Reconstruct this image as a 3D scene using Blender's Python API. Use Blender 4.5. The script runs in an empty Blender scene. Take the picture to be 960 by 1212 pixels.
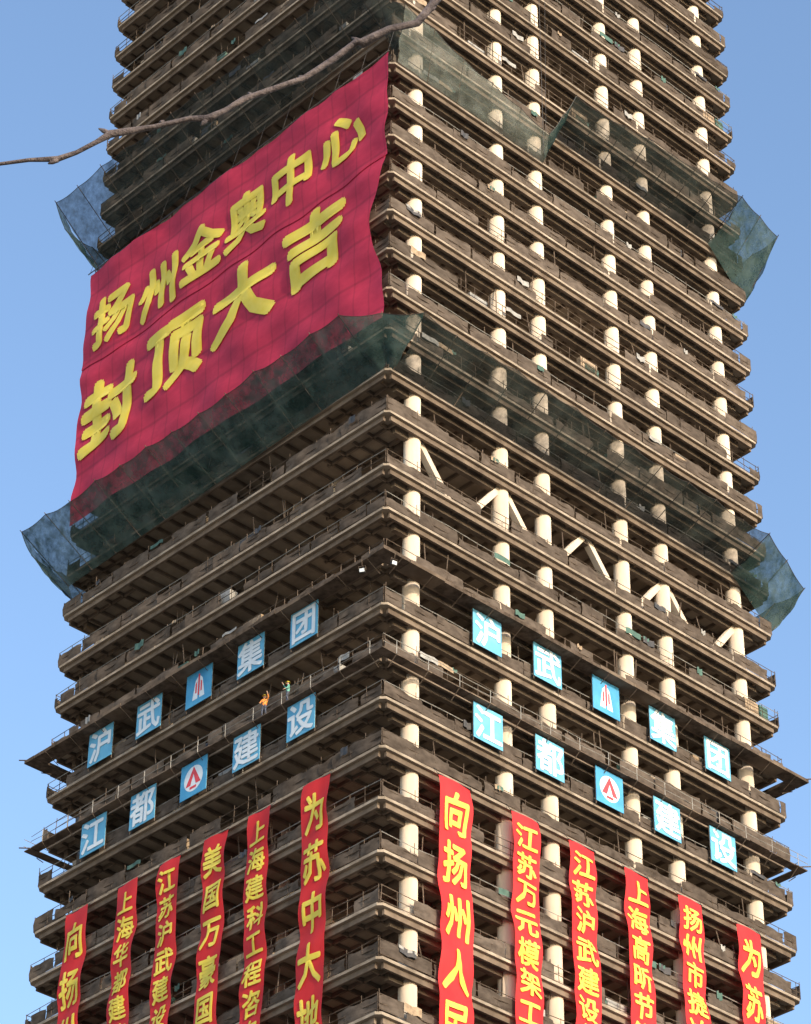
import bpy, bmesh, math, random
from math import sin, cos, radians, pi
from mathutils import Vector, Matrix, noise
random.seed(7)
scene=bpy.context.scene
col=scene.collection
CAMH=1.6
W,D=41.27,36.57
AL=radians(43.34)

# ---------------------------------------------------------------- materials
def newmat(name):
    m=bpy.data.materials.new(name); m.use_nodes=True
    nt=m.node_tree; nt.nodes.clear()
    out=nt.nodes.new('ShaderNodeOutputMaterial')
    return m,nt,out
def N(nt,t,**kw):
    n=nt.nodes.new(t)
    for k,v in kw.items():
        if k=='inp':
            for a,b in v.items(): n.inputs[a].default_value=b
        else: setattr(n,k,v)
    return n
def noisecol(nt,c1,c2,scale=1.0,detail=3,stretch=(1,1,1),lo=.35,hi=.65,rnd=0.0,coord='pos'):
    if coord=='pos':
        g=N(nt,'ShaderNodeNewGeometry'); src=g.outputs['Position']
    else:
        g=N(nt,'ShaderNodeTexCoord'); src=g.outputs['Object']
    mp=N(nt,'ShaderNodeMapping'); mp.inputs['Scale'].default_value=stretch
    nt.links.new(src,mp.inputs['Vector'])
    no=N(nt,'ShaderNodeTexNoise',inp={'Scale':scale,'Detail':detail,'Roughness':.62})
    nt.links.new(mp.outputs[0],no.inputs['Vector'])
    mr=N(nt,'ShaderNodeMapRange',inp={'From Min':lo,'From Max':hi})
    nt.links.new(no.outputs['Fac'],mr.inputs['Value'])
    mx=N(nt,'ShaderNodeMix',data_type='RGBA'); mx.inputs['A'].default_value=(*c1,1); mx.inputs['B'].default_value=(*c2,1)
    nt.links.new(mr.outputs[0],mx.inputs['Factor'])
    res=mx.outputs['Result']
    if rnd>0:
        oi=N(nt,'ShaderNodeObjectInfo'); m2=N(nt,'ShaderNodeMapRange',inp={'To Min':1-rnd,'To Max':1+rnd})
        nt.links.new(oi.outputs['Random'],m2.inputs['Value'])
        vm=N(nt,'ShaderNodeVectorMath',operation='SCALE'); nt.links.new(res,vm.inputs[0]); nt.links.new(m2.outputs[0],vm.inputs['Scale'])
        res=vm.outputs[0]
    return res,no
def mat(name,c1,c2,scale=1.0,rough=.85,stretch=(1,1,1),rnd=0.0,bump=0.0,lo=.35,hi=.65,metal=0.0,coord='pos',detail=3,diffuse=False):
    m,nt,out=newmat(name)
    c,no=noisecol(nt,c1,c2,scale,detail,stretch,lo,hi,rnd,coord)
    if diffuse:
        b=N(nt,'ShaderNodeBsdfDiffuse',inp={'Roughness':.6}); nt.links.new(c,b.inputs['Color'])
    else:
        b=N(nt,'ShaderNodeBsdfPrincipled',inp={'Roughness':rough,'Metallic':metal}); nt.links.new(c,b.inputs['Base Color'])
    if bump>0:
        bp=N(nt,'ShaderNodeBump',inp={'Strength':bump,'Distance':.05}); nt.links.new(no.outputs['Fac'],bp.inputs['Height']); nt.links.new(bp.outputs[0],b.inputs['Normal'])
    nt.links.new(b.outputs[0],out.inputs[0]); return m
def cloth(name,c1,c2,scale=.6,trans=.35,stretch=(1,1,1)):
    m,nt,out=newmat(name)
    c,no=noisecol(nt,c1,c2,scale,4,stretch,.3,.7,0)
    d=N(nt,'ShaderNodeBsdfPrincipled',inp={'Roughness':.7}); t=N(nt,'ShaderNodeBsdfTranslucent')
    nt.links.new(c,d.inputs['Base Color']); nt.links.new(c,t.inputs['Color'])
    mx=N(nt,'ShaderNodeMixShader'); mx.inputs[0].default_value=trans
    nt.links.new(d.outputs[0],mx.inputs[1]); nt.links.new(t.outputs[0],mx.inputs[2]); nt.links.new(mx.outputs[0],out.inputs[0]); return m
def netmat(name,c1,c2,dens_lo,dens_hi,scale=.8,cell=0.0):
    m,nt,out=newmat(name)
    c,no=noisecol(nt,c1,c2,scale,4)
    d=N(nt,'ShaderNodeBsdfDiffuse'); t=N(nt,'ShaderNodeBsdfTranslucent'); tr=N(nt,'ShaderNodeBsdfTransparent')
    nt.links.new(c,d.inputs['Color']); nt.links.new(c,t.inputs['Color'])
    m1=N(nt,'ShaderNodeMixShader'); m1.inputs[0].default_value=.35
    nt.links.new(d.outputs[0],m1.inputs[1]); nt.links.new(t.outputs[0],m1.inputs[2])
    g=N(nt,'ShaderNodeNewGeometry'); n2=N(nt,'ShaderNodeTexNoise',inp={'Scale':1.3,'Detail':5.0,'Roughness':.7})
    nt.links.new(g.outputs['Position'],n2.inputs['Vector'])
    mr=N(nt,'ShaderNodeMapRange',inp={'From Min':.3,'From Max':.7,'To Min':dens_lo,'To Max':dens_hi}); nt.links.new(n2.outputs['Fac'],mr.inputs['Value'])
    m2=N(nt,'ShaderNodeMixShader'); nt.links.new(mr.outputs[0],m2.inputs[0]); nt.links.new(tr.outputs[0],m2.inputs[1]); nt.links.new(m1.outputs[0],m2.inputs[2])
    nt.links.new(m2.outputs[0],out.inputs[0]); return m

M_slab=mat('slab_concrete',(.24,.195,.150),(.46,.385,.305),.9,.9,(1,1,2.5),rnd=.15,detail=4,diffuse=True)
M_under=mat('deck_underside',(.27,.215,.165),(.39,.315,.24),.5,.9,(1,1,1),rnd=.15,diffuse=True)
M_beam=mat('steel_beam',(.14,.105,.080),(.24,.185,.14),.7,.7,rnd=.15,diffuse=True)
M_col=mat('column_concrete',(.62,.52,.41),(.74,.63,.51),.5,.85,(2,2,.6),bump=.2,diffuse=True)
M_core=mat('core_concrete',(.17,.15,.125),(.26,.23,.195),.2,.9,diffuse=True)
M_rail=mat('rail_steel',(.085,.065,.050),(.19,.145,.115),1.5,.7,rnd=.2,diffuse=True)
M_railnet=mat('rail_netting',(.070,.055,.045),(.165,.132,.108),1.1,.9,(1,1,1.8),rnd=.22,lo=.3,hi=.7,detail=5,diffuse=True)
M_net=netmat('safety_net',(.024,.048,.044),(.085,.125,.115),.66,.98,.5)
M_netdark=netmat('safety_net_dusty',(.020,.026,.025),(.055,.066,.060),.46,.84,.5)
M_netlight=netmat('safety_net_pale',(.12,.14,.12),(.24,.26,.23),.35,.75,.6)
M_red=cloth('banner_red',(.66,.018,.022),(.80,.035,.038),.5,.3,(1,1,.5))
M_yellow=cloth('banner_yellow',(.88,.72,.08),(.92,.78,.15),1,.3)
M_white=mat('sign_white',(.66,.71,.74),(.74,.78,.80),1,.6)
M_blue=mat('sign_blue',(.09,.34,.54),(.14,.43,.62),.6,.6)
M_blue2=mat('sign_blue_deep',(.04,.25,.47),(.07,.33,.55),.6,.6)
M_logored=mat('logo_red',(.65,.04,.05),(.7,.06,.07),1,.6)
M_tarp=mat('tarp_green',(.04,.09,.07),(.07,.14,.11),2,.8)
M_junk=mat('timber_boards',(.22,.15,.09),(.38,.28,.18),3,.8)
M_grey=mat('grey_sheet',(.22,.21,.19),(.36,.34,.31),2,.7)
M_dark=mat('dark_iron',(.03,.03,.03),(.07,.06,.055),3,.6)
# crimson net banner with vertical seams and darker horizontal bands at storey spacing
def bigbanner():
    m,nt,out=newmat('banner_crimson')
    c,no=noisecol(nt,(.44,.016,.055),(.66,.034,.088),.35,5,(1,1,1.6),.3,.7)
    tc=N(nt,'ShaderNodeTexCoord'); sp=N(nt,'ShaderNodeSeparateXYZ'); nt.links.new(tc.outputs['Object'],sp.inputs[0])
    last=c
    for ax,per,off in (('Y',1.52,.2),('Z',3.75,1.3)):
        a=N(nt,'ShaderNodeMath',operation='ADD'); a.inputs[1].default_value=off; nt.links.new(sp.outputs[ax],a.inputs[0])
        q=N(nt,'ShaderNodeMath',operation='PINGPONG'); q.inputs[1].default_value=per/2; nt.links.new(a.outputs[0],q.inputs[0])
        r=N(nt,'ShaderNodeMapRange',inp={'From Min':0.02,'From Max':.12 if ax=='Y' else .22,'To Min':.80 if ax=='Y' else .74,'To Max':1.0}); nt.links.new(q.outputs[0],r.inputs['Value'])
        vm=N(nt,'ShaderNodeVectorMath',operation='SCALE'); nt.links.new(last,vm.inputs[0]); nt.links.new(r.outputs[0],vm.inputs['Scale']); last=vm.outputs[0]
    d=N(nt,'ShaderNodeBsdfPrincipled',inp={'Roughness':.75}); t=N(nt,'ShaderNodeBsdfTranslucent')
    nt.links.new(last,d.inputs['Base Color']); nt.links.new(last,t.inputs['Color'])
    mx=N(nt,'ShaderNodeMixShader'); mx.inputs[0].default_value=.25
    nt.links.new(d.outputs[0],mx.inputs[1]); nt.links.new(t.outputs[0],mx.inputs[2]); nt.links.new(mx.outputs[0],out.inputs[0]); return m
M_big=bigbanner()

# ---------------------------------------------------------------- mesh builder
class MB:
    def __init__(s): s.v=[];s.f=[];s.m=[];s.mats=[];s.sm=[]
    def mi(s,m):
        if m not in s.mats: s.mats.append(m)
        return s.mats.index(m)
    def face(s,pts,m,smooth=False):
        n=len(s.v); s.v+=[tuple(p) for p in pts]; s.f.append(tuple(range(n,n+len(pts)))); s.m.append(s.mi(m)); s.sm.append(smooth)
    def hexa(s,p,m):
        n=len(s.v); s.v+=[tuple(q) for q in p]; k=s.mi(m)
        for f in ((0,3,2,1),(4,5,6,7),(0,1,5,4),(1,2,6,5),(2,3,7,6),(3,0,4,7)):
            s.f.append(tuple(n+i for i in f)); s.m.append(k); s.sm.append(False)
    def box(s,x0,y0,z0,x1,y1,z1,m):
        s.hexa([(x0,y0,z0),(x1,y0,z0),(x1,y1,z0),(x0,y1,z0),(x0,y0,z1),(x1,y0,z1),(x1,y1,z1),(x0,y1,z1)],m)
    def tube(s,pts,rad,m,seg=8,cap=True,smooth=True):
        pts=[Vector(p) for p in pts]
        if not hasattr(rad,'__len__'): rad=[rad]*len(pts)
        base=len(s.v); k=s.mi(m); prev=None
        for i,p in enumerate(pts):
            t=(pts[min(i+1,len(pts)-1)]-pts[max(i-1,0)]).normalized()
            if prev is None:
                a=Vector((0,0,1)) if abs(t.z)<.9 else Vector((1,0,0)); u=t.cross(a).normalized()
            else: u=(prev-t*prev.dot(t)).normalized()
            prev=u; w=t.cross(u)
            for j in range(seg):
                an=2*pi*j/seg; s.v.append(tuple(p+(u*cos(an)+w*sin(an))*rad[i]))
        for i in range(len(pts)-1):
            for j in range(seg):
                a=base+i*seg+j; b=base+i*seg+(j+1)%seg
                s.f.append((a,b,b+seg,a+seg)); s.m.append(k); s.sm.append(smooth)
        if cap:
            s.f.append(tuple(base+j for j in reversed(range(seg)))); s.m.append(k); s.sm.append(False)
            e=base+(len(pts)-1)*seg; s.f.append(tuple(e+j for j in range(seg))); s.m.append(k); s.sm.append(False)
    def grid(s,P,nu,nv,m):
        n=len(s.v); k=s.mi(m)
        for i in range(nu+1):
            for j in range(nv+1): s.v.append(tuple(P(i/nu,j/nv)))
        for i in range(nu):
            for j in range(nv):
                a=n+i*(nv+1)+j; s.f.append((a,a+nv+1,a+nv+2,a+1)); s.m.append(k); s.sm.append(True)
    def mesh(s,name):
        me=bpy.data.meshes.new(name); me.from_pydata(s.v,[],s.f)
        for m in s.mats: me.materials.append(m)
        me.polygons.foreach_set('material_index',s.m); me.polygons.foreach_set('use_smooth',s.sm); me.update(); return me
    def obj(s,name,parent=None,loc=(0,0,0)):
        o=bpy.data.objects.new(name,s.mesh(name)); col.objects.link(o); o.location=loc
        if parent: o.parent=parent
        return o
def empty(name,loc=(0,0,0),rotz=0):
    e=bpy.data.objects.new(name,None); col.objects.link(e); e.location=loc; e.rotation_euler=(0,0,rotz); return e
TLOC=(-1.359,160.0,CAMH)
tower=empty('skyscraper_under_construction',TLOC,AL)
def site(name): return empty(name,TLOC,AL)

# ---------------------------------------------------------------- floors
levels=[124.9,120.25,116.55,112.6,108.7,104.95,101.3,97.6,93.8,89.95,86.2,82.5]
z=82.5
while z>12: z-=3.72; levels.append(z)
z=124.9
while z<205: z+=3.755; levels.append(z)
levels.sort()
topz=levels[-1]
def side_pts(side,t,o):
    # side 0: right face(y=0) t along x ; 1: left face (x=0) t along y ; 2: back y=D ; 3: back x=W ; o = outward offset
    if side==0: return (t,-o)
    if side==1: return (-o,t)
    if side==2: return (t,D+o)
    return (W+o,t)
SL=[W,D,W,D]
def sbox(b,side,t0,t1,o0,o1,z0,z1,m):
    a=side_pts(side,t0,o0); c=side_pts(side,t1,o1)
    b.box(min(a[0],c[0]),min(a[1],c[1]),z0,max(a[0],c[0]),max(a[1],c[1]),z1,m)
def floor_mesh(seed):
    r=random.Random(seed); b=MB()
    ch=.3; pts=[(ch,0),(W-ch,0),(W,ch),(W,D-ch),(W-ch,D),(ch,D),(0,D-ch),(0,ch)]
    zt,zb=0,-.20
    b.face([(x,y,zt) for x,y in pts],M_slab); b.face([(x,y,zb) for x,y in reversed(pts)],M_under)
    for i in range(8):
        p,q=pts[i],pts[(i+1)%8]; b.face([(p[0],p[1],zb),(q[0],q[1],zb),(q[0],q[1],zt),(p[0],p[1],zt)],M_slab)
    ins=[1.0,3.4,1.0,3.4]
    for s in range(4):
        L=SL[s]
        sbox(b,s,.6,L-.6,-.22,-.42,-.62,-.202,M_beam)
        c=ins[s]; sbox(b,s,1.6,L-1.6,-c+.2,-c-.2,-.85,-.203,M_beam)
        t=1.3
        while t<L-1:
            sbox(b,s,t-.07,t+.07,-.43,-7.5,-.50,-.204,M_beam); t+=1.46
        # rail posts
        t=.15
        while t<L:
            lean=r.uniform(-.06,.06); h=1.25+r.uniform(-.03,.35)*(r.random()<.35)
            a=side_pts(s,t,-.08); a2=side_pts(s,t+lean,-.08+r.uniform(-.03,.05))
            b.tube([(a[0],a[1],.0),(a2[0],a2[1],h)],.032,M_rail,4,False,False); t+=1.45
        for hz in (.15,.6,1.2):
            n=14; pp=[]
            for i in range(n+1):
                q=side_pts(s,.1+(L-.2)*i/n,-.06+r.uniform(-.03,.03)); pp.append((q[0],q[1],hz+r.uniform(-.07,.06)))
            b.tube(pp,.035,M_grey if hz>1 and r.random()<.4 else M_rail,4,False,False)
        # dusty sheeting on rail, in lengths with gaps
        t=.1
        while t<L-.3:
            w=r.uniform(1.2,5); e=min(t+w,L-.1)
            if r.random()<.88:
                hh=r.uniform(.7,1.25); ph=r.uniform(0,6); hb=r.uniform(.0,.12)
                def P(u,v,t=t,e=e,hh=hh,ph=ph,s=s):
                    tt=t+(e-t)*u; q=side_pts(s,tt,-.03+.09*sin(tt*2.3+ph)*v*(1-v)*4); return (q[0],q[1],.02+hb*(1-v)+hh*v+((.05*sin(tt*1.7+ph)+.06*sin(tt*4.1+ph)) if v>.5 else 0))
                b.grid(P,max(3,int((e-t)*2)),2,M_railnet)
            t=e+r.uniform(-.02,.3)
        # clutter on edge
        for _ in range(r.randint(8,14)):
            t=r.uniform(1,L-2); k=r.random()
            if k<.35:
                w=r.uniform(.6,2.2); h=r.uniform(.3,1.5); sbox(b,s,t,t+w,-.3,-.3-r.uniform(.2,.8),.005,h,r.choice([M_junk,M_grey,M_tarp,M_dark]))
            elif k<.55:
                w=r.uniform(.4,1.8); h=r.uniform(.2,.6); m=r.choice([M_tarp,M_grey,M_junk,M_tarp,M_dark])
                def P(u,v,t=t,w=w,h=h,s=s):
                    q=side_pts(s,t+w*u,.07+.04*sin(u*9)); return (q[0],q[1],1.2-h*v+.06*sin(u*7+t))
                b.grid(P,4,2,m)
            else:
                q=side_pts(s,t,-r.uniform(.25,1.2)); q2=side_pts(s,t+r.uniform(-.3,.3),-r.uniform(.4,1.2)); b.tube([(q[0],q[1],0),(q2[0],q2[1],3.2 if k<.8 else r.uniform(1.3,2.4))],.04,M_rail,5,False,False)
    return b.mesh('floor_deck')
variants=[floor_mesh(100+i) for i in range(9)]
for i,z in enumerate(levels):
    o=bpy.data.objects.new('floor_deck',variants[(i*5+i//9)%9]); col.objects.link(o); o.parent=tower; o.location=(0,0,z)
# columns & core
b=MB()
CX=[3.4,12.2,16.6,25.0,29.5,37.9]; CY=[8.6,12.8,20.4,24.6,31.6,35.5]
base=-CAMH
for x in CX:
    for y in (1.02,D-1.02): b.tube([(x,y,base),(x,y,topz)],.6,M_col,24)
for y in CY[:-1]:
    for x in (3.4,W-3.4): b.tube([(x,y,base),(x,y,topz)],.6,M_col,16)
b.obj('columns',tower)
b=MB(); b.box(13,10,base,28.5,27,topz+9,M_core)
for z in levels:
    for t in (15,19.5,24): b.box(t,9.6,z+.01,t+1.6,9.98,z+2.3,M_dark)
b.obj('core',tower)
# belt truss
b=MB(); z0,z1=120.3,124.5
def brace(xa,xb,side=0):
    a,c=xa,xb
    y0,y1=(.72,1.22) if side==0 else (D-1.22,D-.72)
    b.hexa([(a-.3,y0,z1),(a+.3,y0,z1),(a+.3,y1,z1),(a-.3,y1,z1),(c-.3,y0,z0),(c+.3,y0,z0),(c+.3,y1,z0),(c-.3,y1,z0)],M_col)
for sd in (0,1):
    for pk in (3.6,12.2,20.9,29.5,37.9):
        if pk>5: brace(pk-.25,pk-3.6,sd)
        if pk<37: brace(pk+.25,pk+3.6,sd)
b.obj('belt_truss',tower)

# ---------------------------------------------------------------- cantilever platforms
def ring_platform(z,o,rails,seed):
    r=random.Random(seed); b=MB()
    for s in range(4):
        L=SL[s]; ext=o if s in(0,2) else 0.0
        t=-ext
        while t<L+ext-.01:
            e=min(t+r.uniform(2,4),L+ext); dz=r.uniform(-.03,.03)
            sbox(b,s,t+.01,e-.01,.03,o-r.uniform(0,.1),z+dz,z+dz+(.26 if not rails else .08),M_rail if r.random()<.8 else M_beam)
            t=e
        t=.4
        while t<L:
            q=side_pts(s,t,.03); q2=side_pts(s,t,o); b.tube([(q[0],q[1],z-.7),(q2[0],q2[1],z-.03)],.035,M_rail,4,False,False)
            if rails: b.tube([(q2[0],q2[1],z),(q2[0],q2[1],z+1.0)],.03,M_grey,4,False,False)
            t+=2.9
        if rails:
            for hz in (.5,1.0):
                a=side_pts(s,-ext,o); c=side_pts(s,L+ext,o); n=16
                b.tube([(a[0]+(c[0]-a[0])*i/n,a[1]+(c[1]-a[1])*i/n,z+hz+r.uniform(-.08,.05)) for i in range(n+1)],.028,M_grey,4,False,False)
    for (cx,cy,sx,sy) in ((0,0,-1,-1),(W,0,1,-1),(0,D,-1,1),(W,D,1,1)):
        b.tube([(cx,cy,z+.3),(cx+sx*(o+.25),cy+sy*(o+.25),z+.35)],.05,M_rail,5)
    return b.obj('cantilever_walkway',tower)
ring_platform(111.7,1.3,False,3); ring_platform(104.25,.85,True,4)

# ---------------------------------------------------------------- safety nets
def net_ring(name,inner,outer,sag,seed,mats):
    root=site(name); r=random.Random(seed); n=len(inner); b=MB(); sb=MB()
    for i in range(n):
        a0,a1=Vector(inner[i]),Vector(inner[(i+1)%n]); b0,b1=Vector(outer[i]),Vector(outer[(i+1)%n])
        L=(b1-b0).length; bays=max(1,round(L/3.0)); off=r.uniform(0,9)
        m=mats.get(i,M_net)
        prevs=[r.uniform(-.3,.2) for _ in range(bays+1)]
        prevs[-1]=0; prevs[0]=0
        def P(u,v):
            k=min(int(u*bays),bays-1); f=u*bays-k
            I=a0.lerp(a1,u); O=b0.lerp(b1,u); O=O+Vector((0,0,prevs[k]*(1-f)+prevs[k+1]*f))
            p=I.lerp(O,v)
            p=p+Vector((0,0,-sag*sin(pi*v)*(.55+.45*sin(pi*f)) -.22*sin(pi*f)*v))
            q=noise.noise_vector(p*.55+Vector((off,0,0)))*.3*sin(pi*min(1,v*1.2))+noise.noise_vector(p*1.7)*.12*sin(pi*min(1,v*1.2))
            return p+q
        b.grid(P,bays*9,12,m)
        for k in range(bays+1):
            u=k/bays; I=P(u,0); O=P(min(u,1),1)
            if k==bays: I=a1; O=b1
            sb.tube([I,O+(O-I)*.03],.035,M_rail,5,False,False)
        sb.tube([P(j/(bays*6),1) for j in range(bays*6+1)],.03,M_dark,4,False,False)
    b.obj('netting',root); sb.obj('outriggers',root)
e=.06
inner=[(-e,1.0,128.6),(.5,-e,128.6),(36.5,-e,128.6),(W+e,.3,125.4),(W+e,34,128.4),(39,D+e,128.4),(1.0,D+e,126.8),(-e,35.9,127.4)]
outer=[(-3.4,1.5,132.2),(.4,-3.4,131.75),(37.4,-3.4,131.0),(44.1,-1.2,130.1),(44.3,36,131),(41,39.9,131),(-.9,40.0,131.9),(-3.4,38.2,132.1)]
net_ring('catch_net',inner,outer,.5,5,{1:M_netdark})
inner=[(-e,1.0,162.5),(.5,-e,158.8),(16.5,-e,158.6),(18,-e,162.4),(36.5,-e,162.4),(W+e,.3,158.8),(W+e,34,162.4),(39,D+e,162.4),(1.0,D+e,160.0),(-e,35.9,160.0)]
outer=[(-3.4,1.5,166.2),(-.2,-1.6,163.4),(16.0,-1.3,160.6),(17.5,-3.0,164.6),(37.4,-3.4,166.0),(44.2,-1.6,166.8),(44.3,36,166),(41,39.9,166),(-.9,40.0,166.2),(-3.4,38.2,166.6)]
net_ring('catch_net',inner,outer,.5,9,{0:M_netdark,1:M_netlight,3:M_netdark,9:M_netdark})

# ---------------------------------------------------------------- lettering
_cache={}
def glyph(ch):
    if ch in _cache: return _cache[ch]
    tc=bpy.data.curves.new('t','FONT'); tc.body=ch; tc.resolution_u=2
    to=bpy.data.objects.new('t',tc); col.objects.link(to); dg=bpy.context.evaluated_depsgraph_get()
    me=bpy.data.meshes.new_from_object(to.evaluated_get(dg))
    vs=[(v.co.x,v.co.y) for v in me.vertices]; fs=[tuple(p.vertices) for p in me.polygons]
    bpy.data.objects.remove(to); bpy.data.meshes.remove(me)
    xs=[v[0] for v in vs]; ys=[v[1] for v in vs]; cx=(min(xs)+max(xs))/2; cy=(min(ys)+max(ys))/2
    g=([((x-cx),(y-cy)) for x,y in vs],fs); _cache[ch]=g; return g
def letters(name,items,P,mat_,grid,parent,side,bold=.022,lift=.035,step=.004):
    # strokes are thickened by layering shifted copies of each outline, each a few mm above the last
    flip=-1 if side=='L' else 1
    out=MB(); offs=[(0,0)]+[(bold*cos(a*pi/4),bold*sin(a*pi/4)) for a in range(8)]
    for n_,(bx,by) in enumerate(offs):
        bm=bmesh.new()
        for ch,u,z,w,h in items:
            vs,fs=glyph(ch); em=.93+2*bold
            bv=[bm.verts.new((u+flip*(x+bx)*w/em, 0, z+(y+by)*h/em)) for x,y in vs]
            for f in fs:
                try: bm.faces.new([bv[i] for i in f])
                except ValueError: pass
        if grid:
            us=[v.co.x for v in bm.verts]; zs=[v.co.z for v in bm.verts]
            g0u,g0z,du,dz=grid
            k=math.ceil((min(us)-g0u)/du)
            while g0u+k*du<max(us):
                bmesh.ops.bisect_plane(bm,geom=bm.verts[:]+bm.edges[:]+bm.faces[:],plane_co=(g0u+k*du,0,0),plane_no=(1,0,0)); k+=1
            k=math.ceil((min(zs)-g0z)/dz)
            while g0z+k*dz<max(zs):
                bmesh.ops.bisect_plane(bm,geom=bm.verts[:]+bm.edges[:]+bm.faces[:],plane_co=(0,0,g0z+k*dz),plane_no=(0,0,1)); k+=1
            bmesh.ops.triangulate(bm,faces=bm.faces[:])
        bm.verts.index_update(); base_=len(out.v); mi=out.mi(mat_)
        for v in bm.verts:
            u,zz=v.co.x,v.co.z; o=P(u,zz)+lift+step*n_
            out.v.append((u,-o,zz) if side=='R' else (-o,u,zz))
        for f in bm.faces:
            out.f.append(tuple(base_+v.index for v in f.verts)); out.m.append(mi); out.sm.append(bool(grid))
        bm.free()
    return out.obj(name,parent)

# vertical banners
def vbanner(side,u0,w,ztop,text,pitch,cw,chh,seed):
    root=site('vertical_banner'); r=random.Random(seed); L=pitch*len(text)+1.2; z0=ztop-L
    ph=r.uniform(0,6); ph2=r.uniform(0,6); du=w/4; dzg=.47
    nz=round(L/dzg); dzg=L/nz
    def drift(z): return .10*sin((ztop-z)*.5+ph)*min(1,(ztop-z)/3)
    def O(u,z):
        k=(ztop-z)/3.75
        return .34+.16*abs(sin(pi*k+.2))+.07*sin((u-u0)*1.9+z*.9+ph)+.05*sin(z*2.1+(u-u0)*.8+ph2)
    b=MB(); sd=side
    def P(a,c):
        u=u0-w/2+w*a; z=z0+L*c; o=O(u,z); uu=u+drift(z); return (uu,-o,z) if sd=='R' else (-o,uu,z)
    b.grid(P,4,nz,M_red); b.obj('cloth',root)
    zb=ztop
    if sd=='R': b2=[(u0-w/2-.1,-.35,zb),(u0+w/2+.1,-.35,zb)]
    else: b2=[(-.35,u0-w/2-.1,zb),(-.35,u0+w/2+.1,zb)]
    bb=MB(); bb.tube(b2,.04,M_dark,5)
    for p in b2: bb.tube([p,(p[0] if sd=='R' else 0,p[1] if sd=='L' else 0,97.7)],.02,M_dark,4)
    bb.obj('batten',root)
    items=[(c,u0,ztop-.9-pitch*(i+.5)+.3,cw,chh) for i,c in enumerate(text)]
    o=letters('lettering',items,O,M_yellow,(u0-w/2,z0,du,dzg),root,side,.028,.04)
    for v in o.data.vertices:
        d=drift(v.co.z)
        if side=='R': v.co.x+=d
        else: v.co.y+=d
TZ=97.15
vbanner('L',5.8,2.55,TZ,'为苏中大地增辉',3.65,2.1,3.0,1)
vbanner('L',11.4,2.2,TZ,'上海建科工程咨询有限公司',2.08,1.7,1.85,2)
vbanner('L',15.9,2.3,TZ,'美国万豪国际酒店集团',2.75,1.85,2.3,3)
vbanner('L',20.7,2.2,TZ,'江苏沪武建设集团有限公司',2.05,1.7,1.85,4)
vbanner('L',25.2,2.2,TZ,'上海华都建筑规划设计公司',2.0,1.65,1.8,5)
vbanner('L',30.8,2.5,TZ,'向扬州人民致敬',3.65,2.1,2.9,6)
vbanner('R',6.2,2.9,TZ,'向扬州人民致敬',3.75,2.3,3.1,7)
vbanner('R',12.7,2.5,TZ,'江苏万元模架工程有限公司',2.12,2.0,1.9,8)
vbanner('R',18.2,2.5,TZ,'江苏沪武建设集团有限公司',2.12,2.0,1.9,9)
vbanner('R',23.6,2.4,TZ,'上海高昕节能科技有限公司',2.12,1.9,1.9,10)
vbanner('R',29.1,2.4,TZ,'扬州市捷达建设有限公司',2.12,1.9,1.9,11)
vbanner('R',35.3,2.5,TZ,'为苏中大地增辉',3.5,2.0,2.8,12)

# big banner (two joined sheets)
bigroot=site('giant_red_banner')
GU,GZ=.6,.6
def OB(u,z):
    return .80+.10*sin(u*.55+z*.22)+.08*sin(z*1.676+.6)+.05*sin(u*1.3-z*.9)+.12*noise.noise(Vector((u*.28,z*.3,3.1)))
def bsheet(name,u1f,u0f,z0f,z1f,nz,back=0.0):
    b=MB(); nu=60
    def P(a,c):
        zz=z0f(a)+(z1f(a)-z0f(a))*c; ua=u0f(zz); ub=u1f(zz); u=ua+(ub-ua)*a; return (-OB(u,zz)+(back if zz>147.6 else 0),u,zz)
    b.grid(P,nu,nz,M_big); return b.obj(name,bigroot)
bsheet('upper_cloth',lambda z:35.8+.1*sin(z),lambda z:-.45+.08*sin(z*1.1),lambda a:148.1+.12*sin(a*40),lambda a:158.6-.15*abs(sin(a*12*pi)),18)
def u0low(z):
    t=(148.0-z)/(148.0-132.6); return -.4+1.6*math.exp(-((t-.38)/.25)**2)+.25*t
bsheet('lower_cloth',lambda z:35.6+.15*sin(z*.9),u0low,lambda a:132.6,lambda a:148.4,27,.07)
b=MB(); b.tube([(-.9,-.6,158.65),(-.9,17,158.6),(-.9,36,158.65)],.05,M_dark,5)
for i in range(13): u=-.45+i*3.02; b.tube([(-.9,u,158.6),(-.02,u,162.3)],.02,M_dark,4)
b.obj('hanging_ropes',bigroot)
zz=[151.9,151.3,151.9,152.1,152.5,153.0]; uu=[32.0,26.3,20.9,15.6,10.3,4.5]
letters('lettering_top',[(c,u,z,5.2,5.4) for c,u,z in zip('扬州金奥中心',uu,zz)],OB,M_yellow,(0,0,GU,GZ),bigroot,'L',.040,.06,.006)
letters('lettering_bottom',[(c,u,z,w,h) for c,u,z,w,h in (('封',31.6,142.0,7.2,7.6),('顶',23.6,143.0,7.2,7.4),('大',15.5,143.8,7.8,7.1),('吉',7.4,144.2,7.4,7.1))],OB,M_yellow,(0,0,GU,GZ),bigroot,'L',.044,.06,.006)

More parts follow.
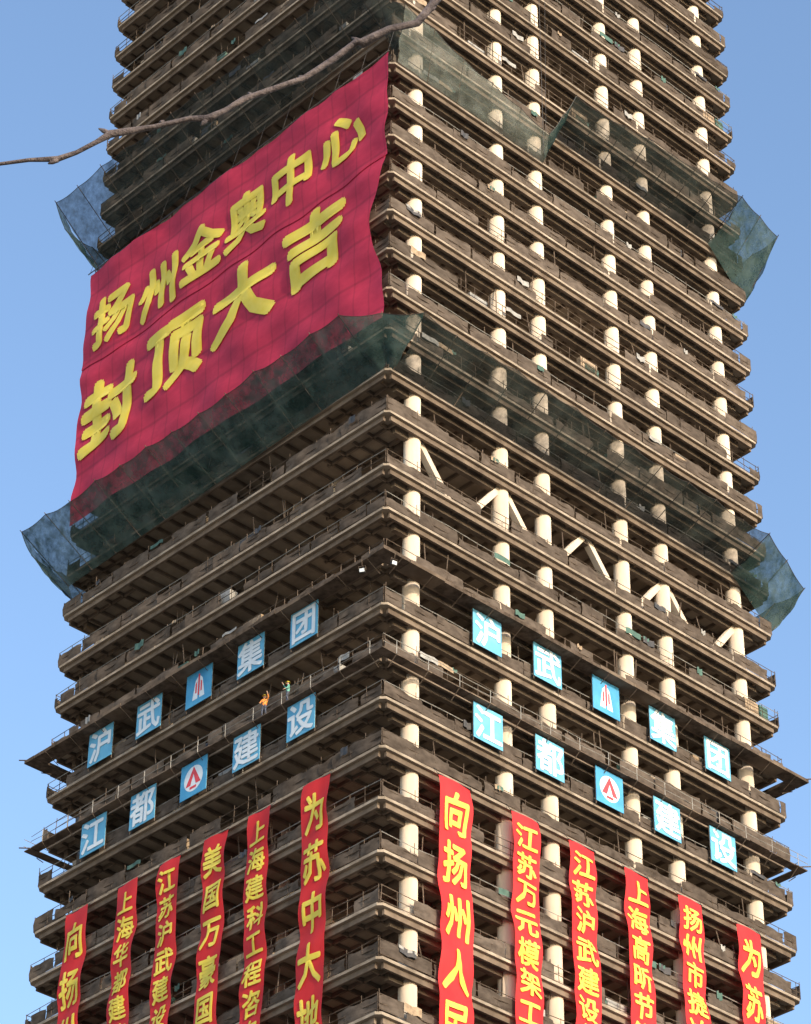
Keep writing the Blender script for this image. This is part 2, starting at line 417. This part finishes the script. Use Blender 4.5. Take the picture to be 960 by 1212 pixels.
# character sign boards
def sign(side,u,z,ch,seed):
    root=site('character_sign_board'); r=random.Random(seed); s=1.38; o0=.32
    b=MB()
    def box(u0,u1,oa,ob,za,zb,m):
        if side=='R': b.box(u0,-ob,za,u1,-oa,zb,m)
        else: b.box(-ob,u0,za,-oa,u1,zb,m)
    bg=M_blue2 if ch in '12' else M_blue
    box(u-s,u+s,o0,o0+.05,z-s,z+s,bg)
    for a in (u-s,u+s-.06): box(a,a+.06,o0-.06,o0-.003,z-s-.25,z+s+.35,M_rail)
    for a in (z-s+.1,z+s-.16): box(u-s-.1,u+s+.1,o0-.12,o0-.065,a,a+.06,M_rail)
    b.obj('board',root)
    if ch in '12':
        b=MB(); f=-1 if side=='L' else 1
        def poly(pts,off,m):
            q=[(u+f*x,z+y) for x,y in pts]; b.face([((a,-(o0+off),c) if side=='R' else (-(o0+off),a,c)) for a,c in q],m)
        if ch=='2':
            poly([(1.0*cos(t*pi/12),1.0*sin(t*pi/12)) for t in range(24)],.055,M_white)
            poly([(-.8,-.5),(-.3,-.5),(0,.35),(0,.95)],.062,M_logored); poly([(.8,-.5),(0,.95),(0,.35),(.3,-.5)],.062,M_logored); poly([(-.35,-.8),(.35,-.8),(.35,-.6),(-.35,-.6)],.062,M_logored)
        else:
            poly([(-.66,-.95),(-.1,-.95),(-.1,.9),(-.38,.6)],.055,M_white); poly([(.66,-.95),(.38,.6),(.1,.9),(.1,-.95)],.055,M_white)
            poly([(-.08,-.7),(.08,-.7),(.08,1.05),(-.08,1.05)],.062,M_logored); poly([(-.36,-.45),(-.2,-.45),(-.2,.5),(-.36,.3)],.062,M_logored); poly([(.36,-.45),(.36,.3),(.2,.5),(.2,-.45)],.062,M_logored)
        b.obj('logo',root)
    else:
        letters('lettering',[(ch,u,z,2.62,2.62)],lambda a,c:o0+.05,M_white,None,root,side,.025,.012)
for i,c in enumerate('团集1武沪'): sign('L',7.62+5.53*i,110.25,c,i)
for i,c in enumerate('设建2都江'): sign('L',7.62+5.53*i,102.75,c,i+9)
for i,c in enumerate('沪武1集团'): sign('R',9.34+5.94*i,110.25,c,i+20)
for i,c in enumerate('江都2建设'): sign('R',9.34+5.94*i,102.75,c,i+30)

# ---------------------------------------------------------------- people
M_skin=mat('skin',(.42,.26,.18),(.48,.30,.21),5,.6); M_vo=mat('vest_orange',(.75,.22,.03),(.8,.3,.05),4,.7); M_vg=mat('jacket_green',(.10,.32,.26),(.14,.4,.32),4,.7)
M_tr=mat('trousers',(.05,.06,.09),(.08,.09,.13),5,.8); M_hel=mat('helmet_yellow',(.8,.6,.05),(.85,.65,.08),3,.4)
def worker(u,zf,vest,reach,face):
    root=site('construction_worker')
    V=[];E=[];R=[]
    def add(p,r,par=None):
        V.append(p); R.append(r)
        if par is not None: E.append((par,len(V)-1))
        return len(V)-1
    pel=add((0,0,.95),.15); ab=add((0,.01,1.12),.14,pel); chst=add((0,.02,1.32),.17,ab); nk=add((0,.02,1.47),.06,chst); hd=add((0,.0,1.55),.07,nk); h2=add((0,-.01,1.64),.095,hd); h3=add((0,0,1.71),.07,h2)
    for sx in (-1,1):
        hip=add((sx*.1,0,.88),.1,pel); kn=add((sx*.13,-.05-.05*sx,.5),.07,hip); an=add((sx*.14,.02+.05*sx,.1),.05,kn); add((sx*.16,-.12+.05*sx,.04),.045,an)
        sh=add((sx*.2,.02,1.40),.07,chst)
        if sx==reach: el=add((sx*.33,-.15,1.52),.05,sh); wr=add((sx*.3,-.3,1.75),.035,el)
        else: el=add((sx*.29,-.06,1.14),.05,sh); wr=add((sx*.25,-.28,1.02),.035,el)
        d=(Vector(V[wr])-Vector(V[el])).normalized(); pm=add(tuple(Vector(V[wr])+d*.06),.035,wr)
        for k in range(4):
            o=Vector(((k-1.5)*.02,0,0)); a=add(tuple(Vector(V[pm])+d*.04+o),.010,pm); add(tuple(Vector(V[pm])+d*(.075+.01*(k in(1,2)))+o+Vector((0,-.015,-.01))),.008,a)
        a=add(tuple(Vector(V[pm])+Vector((-sx*.04,-.01,.01))),.011,pm); add(tuple(Vector(V[pm])+Vector((-sx*.055,-.02,.03))),.009,a)
    me=bpy.data.meshes.new('body'); me.from_pydata(V,E,[]); o=bpy.data.objects.new('body',me); col.objects.link(o)
    md=o.modifiers.new('s','SKIN')
    for i,sv in enumerate(me.skin_vertices[0].data): sv.radius=(R[i],R[i]); sv.use_root=(i==0)
    ms=o.modifiers.new('u','SUBSURF'); ms.levels=1
    dg=bpy.context.evaluated_depsgraph_get(); m2=bpy.data.meshes.new_from_object(o.evaluated_get(dg)); o.modifiers.clear(); o.data=m2
    m2.materials.clear()
    for m in (M_tr,vest,M_skin,M_dark): m2.materials.append(m)
    for p in m2.polygons:
        c=p.center; p.use_smooth=True
        far=max((Vector(V[i])-c).length<.09 for i in range(len(V)) if R[i]<=.035)
        p.material_index=2 if (far or c.z>1.5 and abs(c.x)<.12) else (0 if c.z<.95 and c.z>.11 else 3 if c.z<=.11 else 1)
    b=MB()
    n=12
    for i in range(n):
        a0,a1=2*pi*i/n,2*pi*(i+1)/n
        for j in range(4):
            t0,t1=j*pi/8,(j+1)*pi/8
            def q(a,t): return (.125*cos(a)*cos(t),.14*sin(a)*cos(t),1.70+.11*sin(t))
            b.face([q(a0,t0),q(a1,t0),q(a1,t1),q(a0,t1)],M_hel,True)
        b.face([(.125*cos(a0),.14*sin(a0),1.70),(.16*cos(a0),.185*sin(a0)-.015,1.69),(.16*cos(a1),.185*sin(a1)-.015,1.69),(.125*cos(a1),.14*sin(a1),1.70)],M_hel,True)
    for sx in (-1,1): b.box(sx*.035-.012,-.108,1.64,sx*.035+.012,-.09,1.655,M_dark)
    b.box(-.012,-.125,1.60,.012,-.09,1.635,M_skin); b.box(-.025,-.106,1.565,.025,-.085,1.575,M_logored)
    hh=b.obj('hard_hat',root)
    for ob in (o,hh):
        ob.parent=root; ob.location=(-.5,u,zf); ob.rotation_euler=(0,0,face)
worker(11.3,104.34,M_vo,1,radians(-60)); worker(8.9,104.34,M_vg,-1,radians(-120))

# floodlights at the corner
def flood(x,y,z,a):
    root=site('floodlight'); b=MB()
    b.box(-.2,-.1,-.15,.2,.08,.15,M_dark); b.box(-.17,-.12,-.12,.17,-.103,.12,M_white)
    b.tube([(-.25,0,0),(-.25,0,.3),(.25,0,.3),(.25,0,0)],.025,M_rail,5); b.tube([(0,0,.3),(0,0,.75)],.03,M_rail,5)
    o=b.obj('lamp_head',root); o.location=(x,y,z); o.rotation_euler=(radians(15),0,a)
for p in ((-1.2,.9,110.95,radians(-60)),(-.3,-1.2,110.95,radians(-10))): flood(*p)

# loose ropes and hoist cables
b=MB()
def rope(pts,r=.025): b.tube(pts,r,M_dark,4,False)
rope([(15.3,-1.2,180),(15.3,-1.3,158)],.03); rope([(16.0,-1.3,180),(15.6,-1.3,160)],.02)
b.obj('hoist_ropes',tower)

# ---------------------------------------------------------------- tree with the overhanging branch
M_bark=mat('bark',(.045,.034,.036),(.14,.11,.105),14,.9,(1,1,1),bump=.6,detail=5)
def tree():
    root=empty('bare_tree',(0,0,0)); b=MB(); r=random.Random(21)
    def Z(p): return (p[0],p[1],p[2]+CAMH)
    trunk=[(2.75,7.6,-1.65),(2.72,7.6,0),(2.62,7.55,2.2),(2.66,7.6,4.2),(2.85,7.7,6.2),(3.0,7.9,8.2),(3.1,8.0,9.6)]
    b.tube([Z(p) for p in trunk],[.21,.165,.14,.12,.095,.06,.02],M_bark,14)
    main=[(2.64,7.57,4.4),(2.15,7.2,5.9),(1.5,6.8,7.2),(.85,6.3,7.55),(.45,6.05,7.1),(.24,6.0,6.6),(.15,6.0,6.35),(.08,6,6.205),(.02,6,6.10),(-.06,6,6.075),(-.14,6,6.015),(-.155,6,6.02),(-.22,6,5.95),(-.30,6,5.875),(-.38,6,5.835),(-.47,6,5.79),(-.52,6,5.745),(-.57,6,5.712),(-.62,6,5.712),(-.72,6,5.678),(-.84,6,5.65),(-.875,6,5.62),(-.93,6,5.578),(-.98,6,5.553),(-1.06,6,5.548),(-1.16,6,5.528),(-1.35,6,5.53),(-1.6,5.95,5.48)]
    rad=[.06,.05,.042,.034,.024,.016,.0135,.0125,.0115,.0108,.0150,.0105,.0095,.0092,.0088,.0094,.0086,.0118,.0082,.0078,.0118,.0075,.0068,.0088,.0058,.005,.0045,.002]
    b.tube([Z(p) for p in main],rad,M_bark,10)
    for p,d,l in (((-.14,6,6.02),(-.03,0,.02),.035),((-.84,6,5.65),(-.02,0,.012),.04),((-.57,6,5.71),(-.015,0,-.02),.03),((-.30,6,5.87),(-.02,0,.015),.022),((-.98,6,5.55),(-.02,0,-.012),.03),((-.45,6,5.80),(-.01,0,.02),.018),((-.70,6,5.69),(.01,0,.02),.016),((0.05,6,6.15),(.03,0,.02),.03)):
        d=Vector(d).normalized(); p=Vector(p); b.tube([Z(p),Z(p+d*l*.6),Z(p+d*l)],[.008,.007,.002],M_bark,6)
    def limb(p,d,l,rr,dep):
        p=Vector(p); d=Vector(d).normalized(); pts=[p]; q=p.copy(); n=5
        for i in range(n):
            d=(d+Vector((r.uniform(-.12,.2),r.uniform(-.15,.15),r.uniform(-.02,.16)))).normalized(); q=q+d*l/n; pts.append(q.copy())
        b.tube([Z(x) for x in pts],[rr*(1-.8*i/n) for i in range(n+1)],M_bark,7)
        if dep>0:
            for i in range(1,n+1):
                for _ in range(2):
                    dd=(d+Vector((r.uniform(-.3,1.0),r.uniform(-.8,.8),r.uniform(-.2,.7)))); limb(pts[i],dd,l*.5,rr*(1-.8*i/n)*.6+.002,dep-1)
    for zt,dr in ((3.4,(1,.3,.7)),(4.2,(.8,.9,.8)),(5.2,(1,-.7,.9)),(6.2,(.7,.6,1)),(7.2,(.9,-.2,1.1)),(8.0,(.4,.6,1.2))):
        k=min(trunk,key=lambda p:abs(p[2]-zt)); limb((k[0]+.02,k[1],k[2]),dr,2.3,.055,2)
    b.obj('trunk_and_branches',root)
tree()

# ---------------------------------------------------------------- ground
M_ground=mat('ground_soil',(.20,.17,.13),(.30,.26,.20),.05,.95,diffuse=True); M_paving=mat('paving',(.30,.27,.23),(.38,.34,.29),.3,.9,diffuse=True); M_asph=mat('asphalt',(.045,.045,.047),(.065,.063,.06),2,.9); M_kerb=mat('kerb_stone',(.35,.34,.32),(.45,.43,.4),1,.9); M_paint=mat('road_paint',(.7,.7,.68),(.8,.8,.78),3,.7)
b=MB(); S=3000
n=24
for i in range(n):
    for j in range(n):
        x0=-S+2*S*i/n; y0=-S+2*S*j/n; s=2*S/n; b.face([(x0,y0,0),(x0+s,y0,0),(x0+s,y0+s,0),(x0,y0+s,0)],M_ground)
b.obj('ground')
b=MB(); b.box(-90,105,.004,90,260,.13,M_paving); b.obj('plaza_pavement')
b=MB(); b.face([(-400,84,.008),(400,84,.008),(400,104.7,.008),(-400,104.7,.008)],M_asph)
for k in range(-40,40): b.face([(k*10,94.2,.012),(k*10+5,94.2,.012),(k*10+5,94.4,.012),(k*10,94.4,.012)],M_paint)
for yy in (85,103.5): b.face([(-400,yy,.012),(400,yy,.012),(400,yy+.15,.012),(-400,yy+.15,.012)],M_paint)
b.box(-400,104.7,.004,400,104.98,.14,M_kerb); b.box(-400,83.7,.004,400,83.98,.14,M_kerb)
b.obj('road')

# ---------------------------------------------------------------- light
PHI=radians(36); EL=radians(21)
sdir=Vector((sin(PHI)*cos(EL),-cos(PHI)*cos(EL),sin(EL)))
sun=bpy.data.lights.new('sun','SUN'); sun.energy=4.7; sun.angle=radians(.5); sun.color=(1,.84,.65)
so=bpy.data.objects.new('sun',sun); col.objects.link(so); so.rotation_euler=sdir.to_track_quat('Z','Y').to_euler(); so.location=(60,-60,80)
w=bpy.data.worlds.new('World'); scene.world=w; w.use_nodes=True; nt=w.node_tree
bg=nt.nodes['Background']; sky=nt.nodes.new('ShaderNodeTexSky'); sky.sky_type='NISHITA'; sky.sun_disc=False
sky.sun_elevation=EL; sky.sun_rotation=pi-PHI; sky.air_density=1.0; sky.dust_density=1.7; sky.ozone_density=1.3
vm=nt.nodes.new('ShaderNodeVectorMath'); vm.operation='MULTIPLY'; vm.inputs[1].default_value=(2.05,2.18,2.28)
nt.links.new(sky.outputs[0],vm.inputs[0]); nt.links.new(vm.outputs[0],bg.inputs[0]); bg.inputs[1].default_value=.15

# ---------------------------------------------------------------- camera
cam=bpy.data.cameras.new('camera'); co=bpy.data.objects.new('camera',cam); col.objects.link(co)
th=radians(35.929); ro=radians(.556)
F=Vector((0,cos(th),sin(th))); U0=Vector((0,-sin(th),cos(th))); R0=Vector((1,0,0))
R=R0*cos(ro)+U0*sin(ro); U=-R0*sin(ro)+U0*cos(ro)
m=Matrix((R,U,-F)).transposed().to_4x4(); m.translation=Vector((0,0,CAMH)); co.matrix_world=m
cam.sensor_fit='VERTICAL'; cam.sensor_height=24; cam.sensor_width=24; cam.lens=24*3442.2/1212; cam.clip_end=8000; cam.clip_start=.1
scene.camera=co
scene.view_settings.view_transform='Standard'; scene.view_settings.look='None'; scene.view_settings.exposure=0
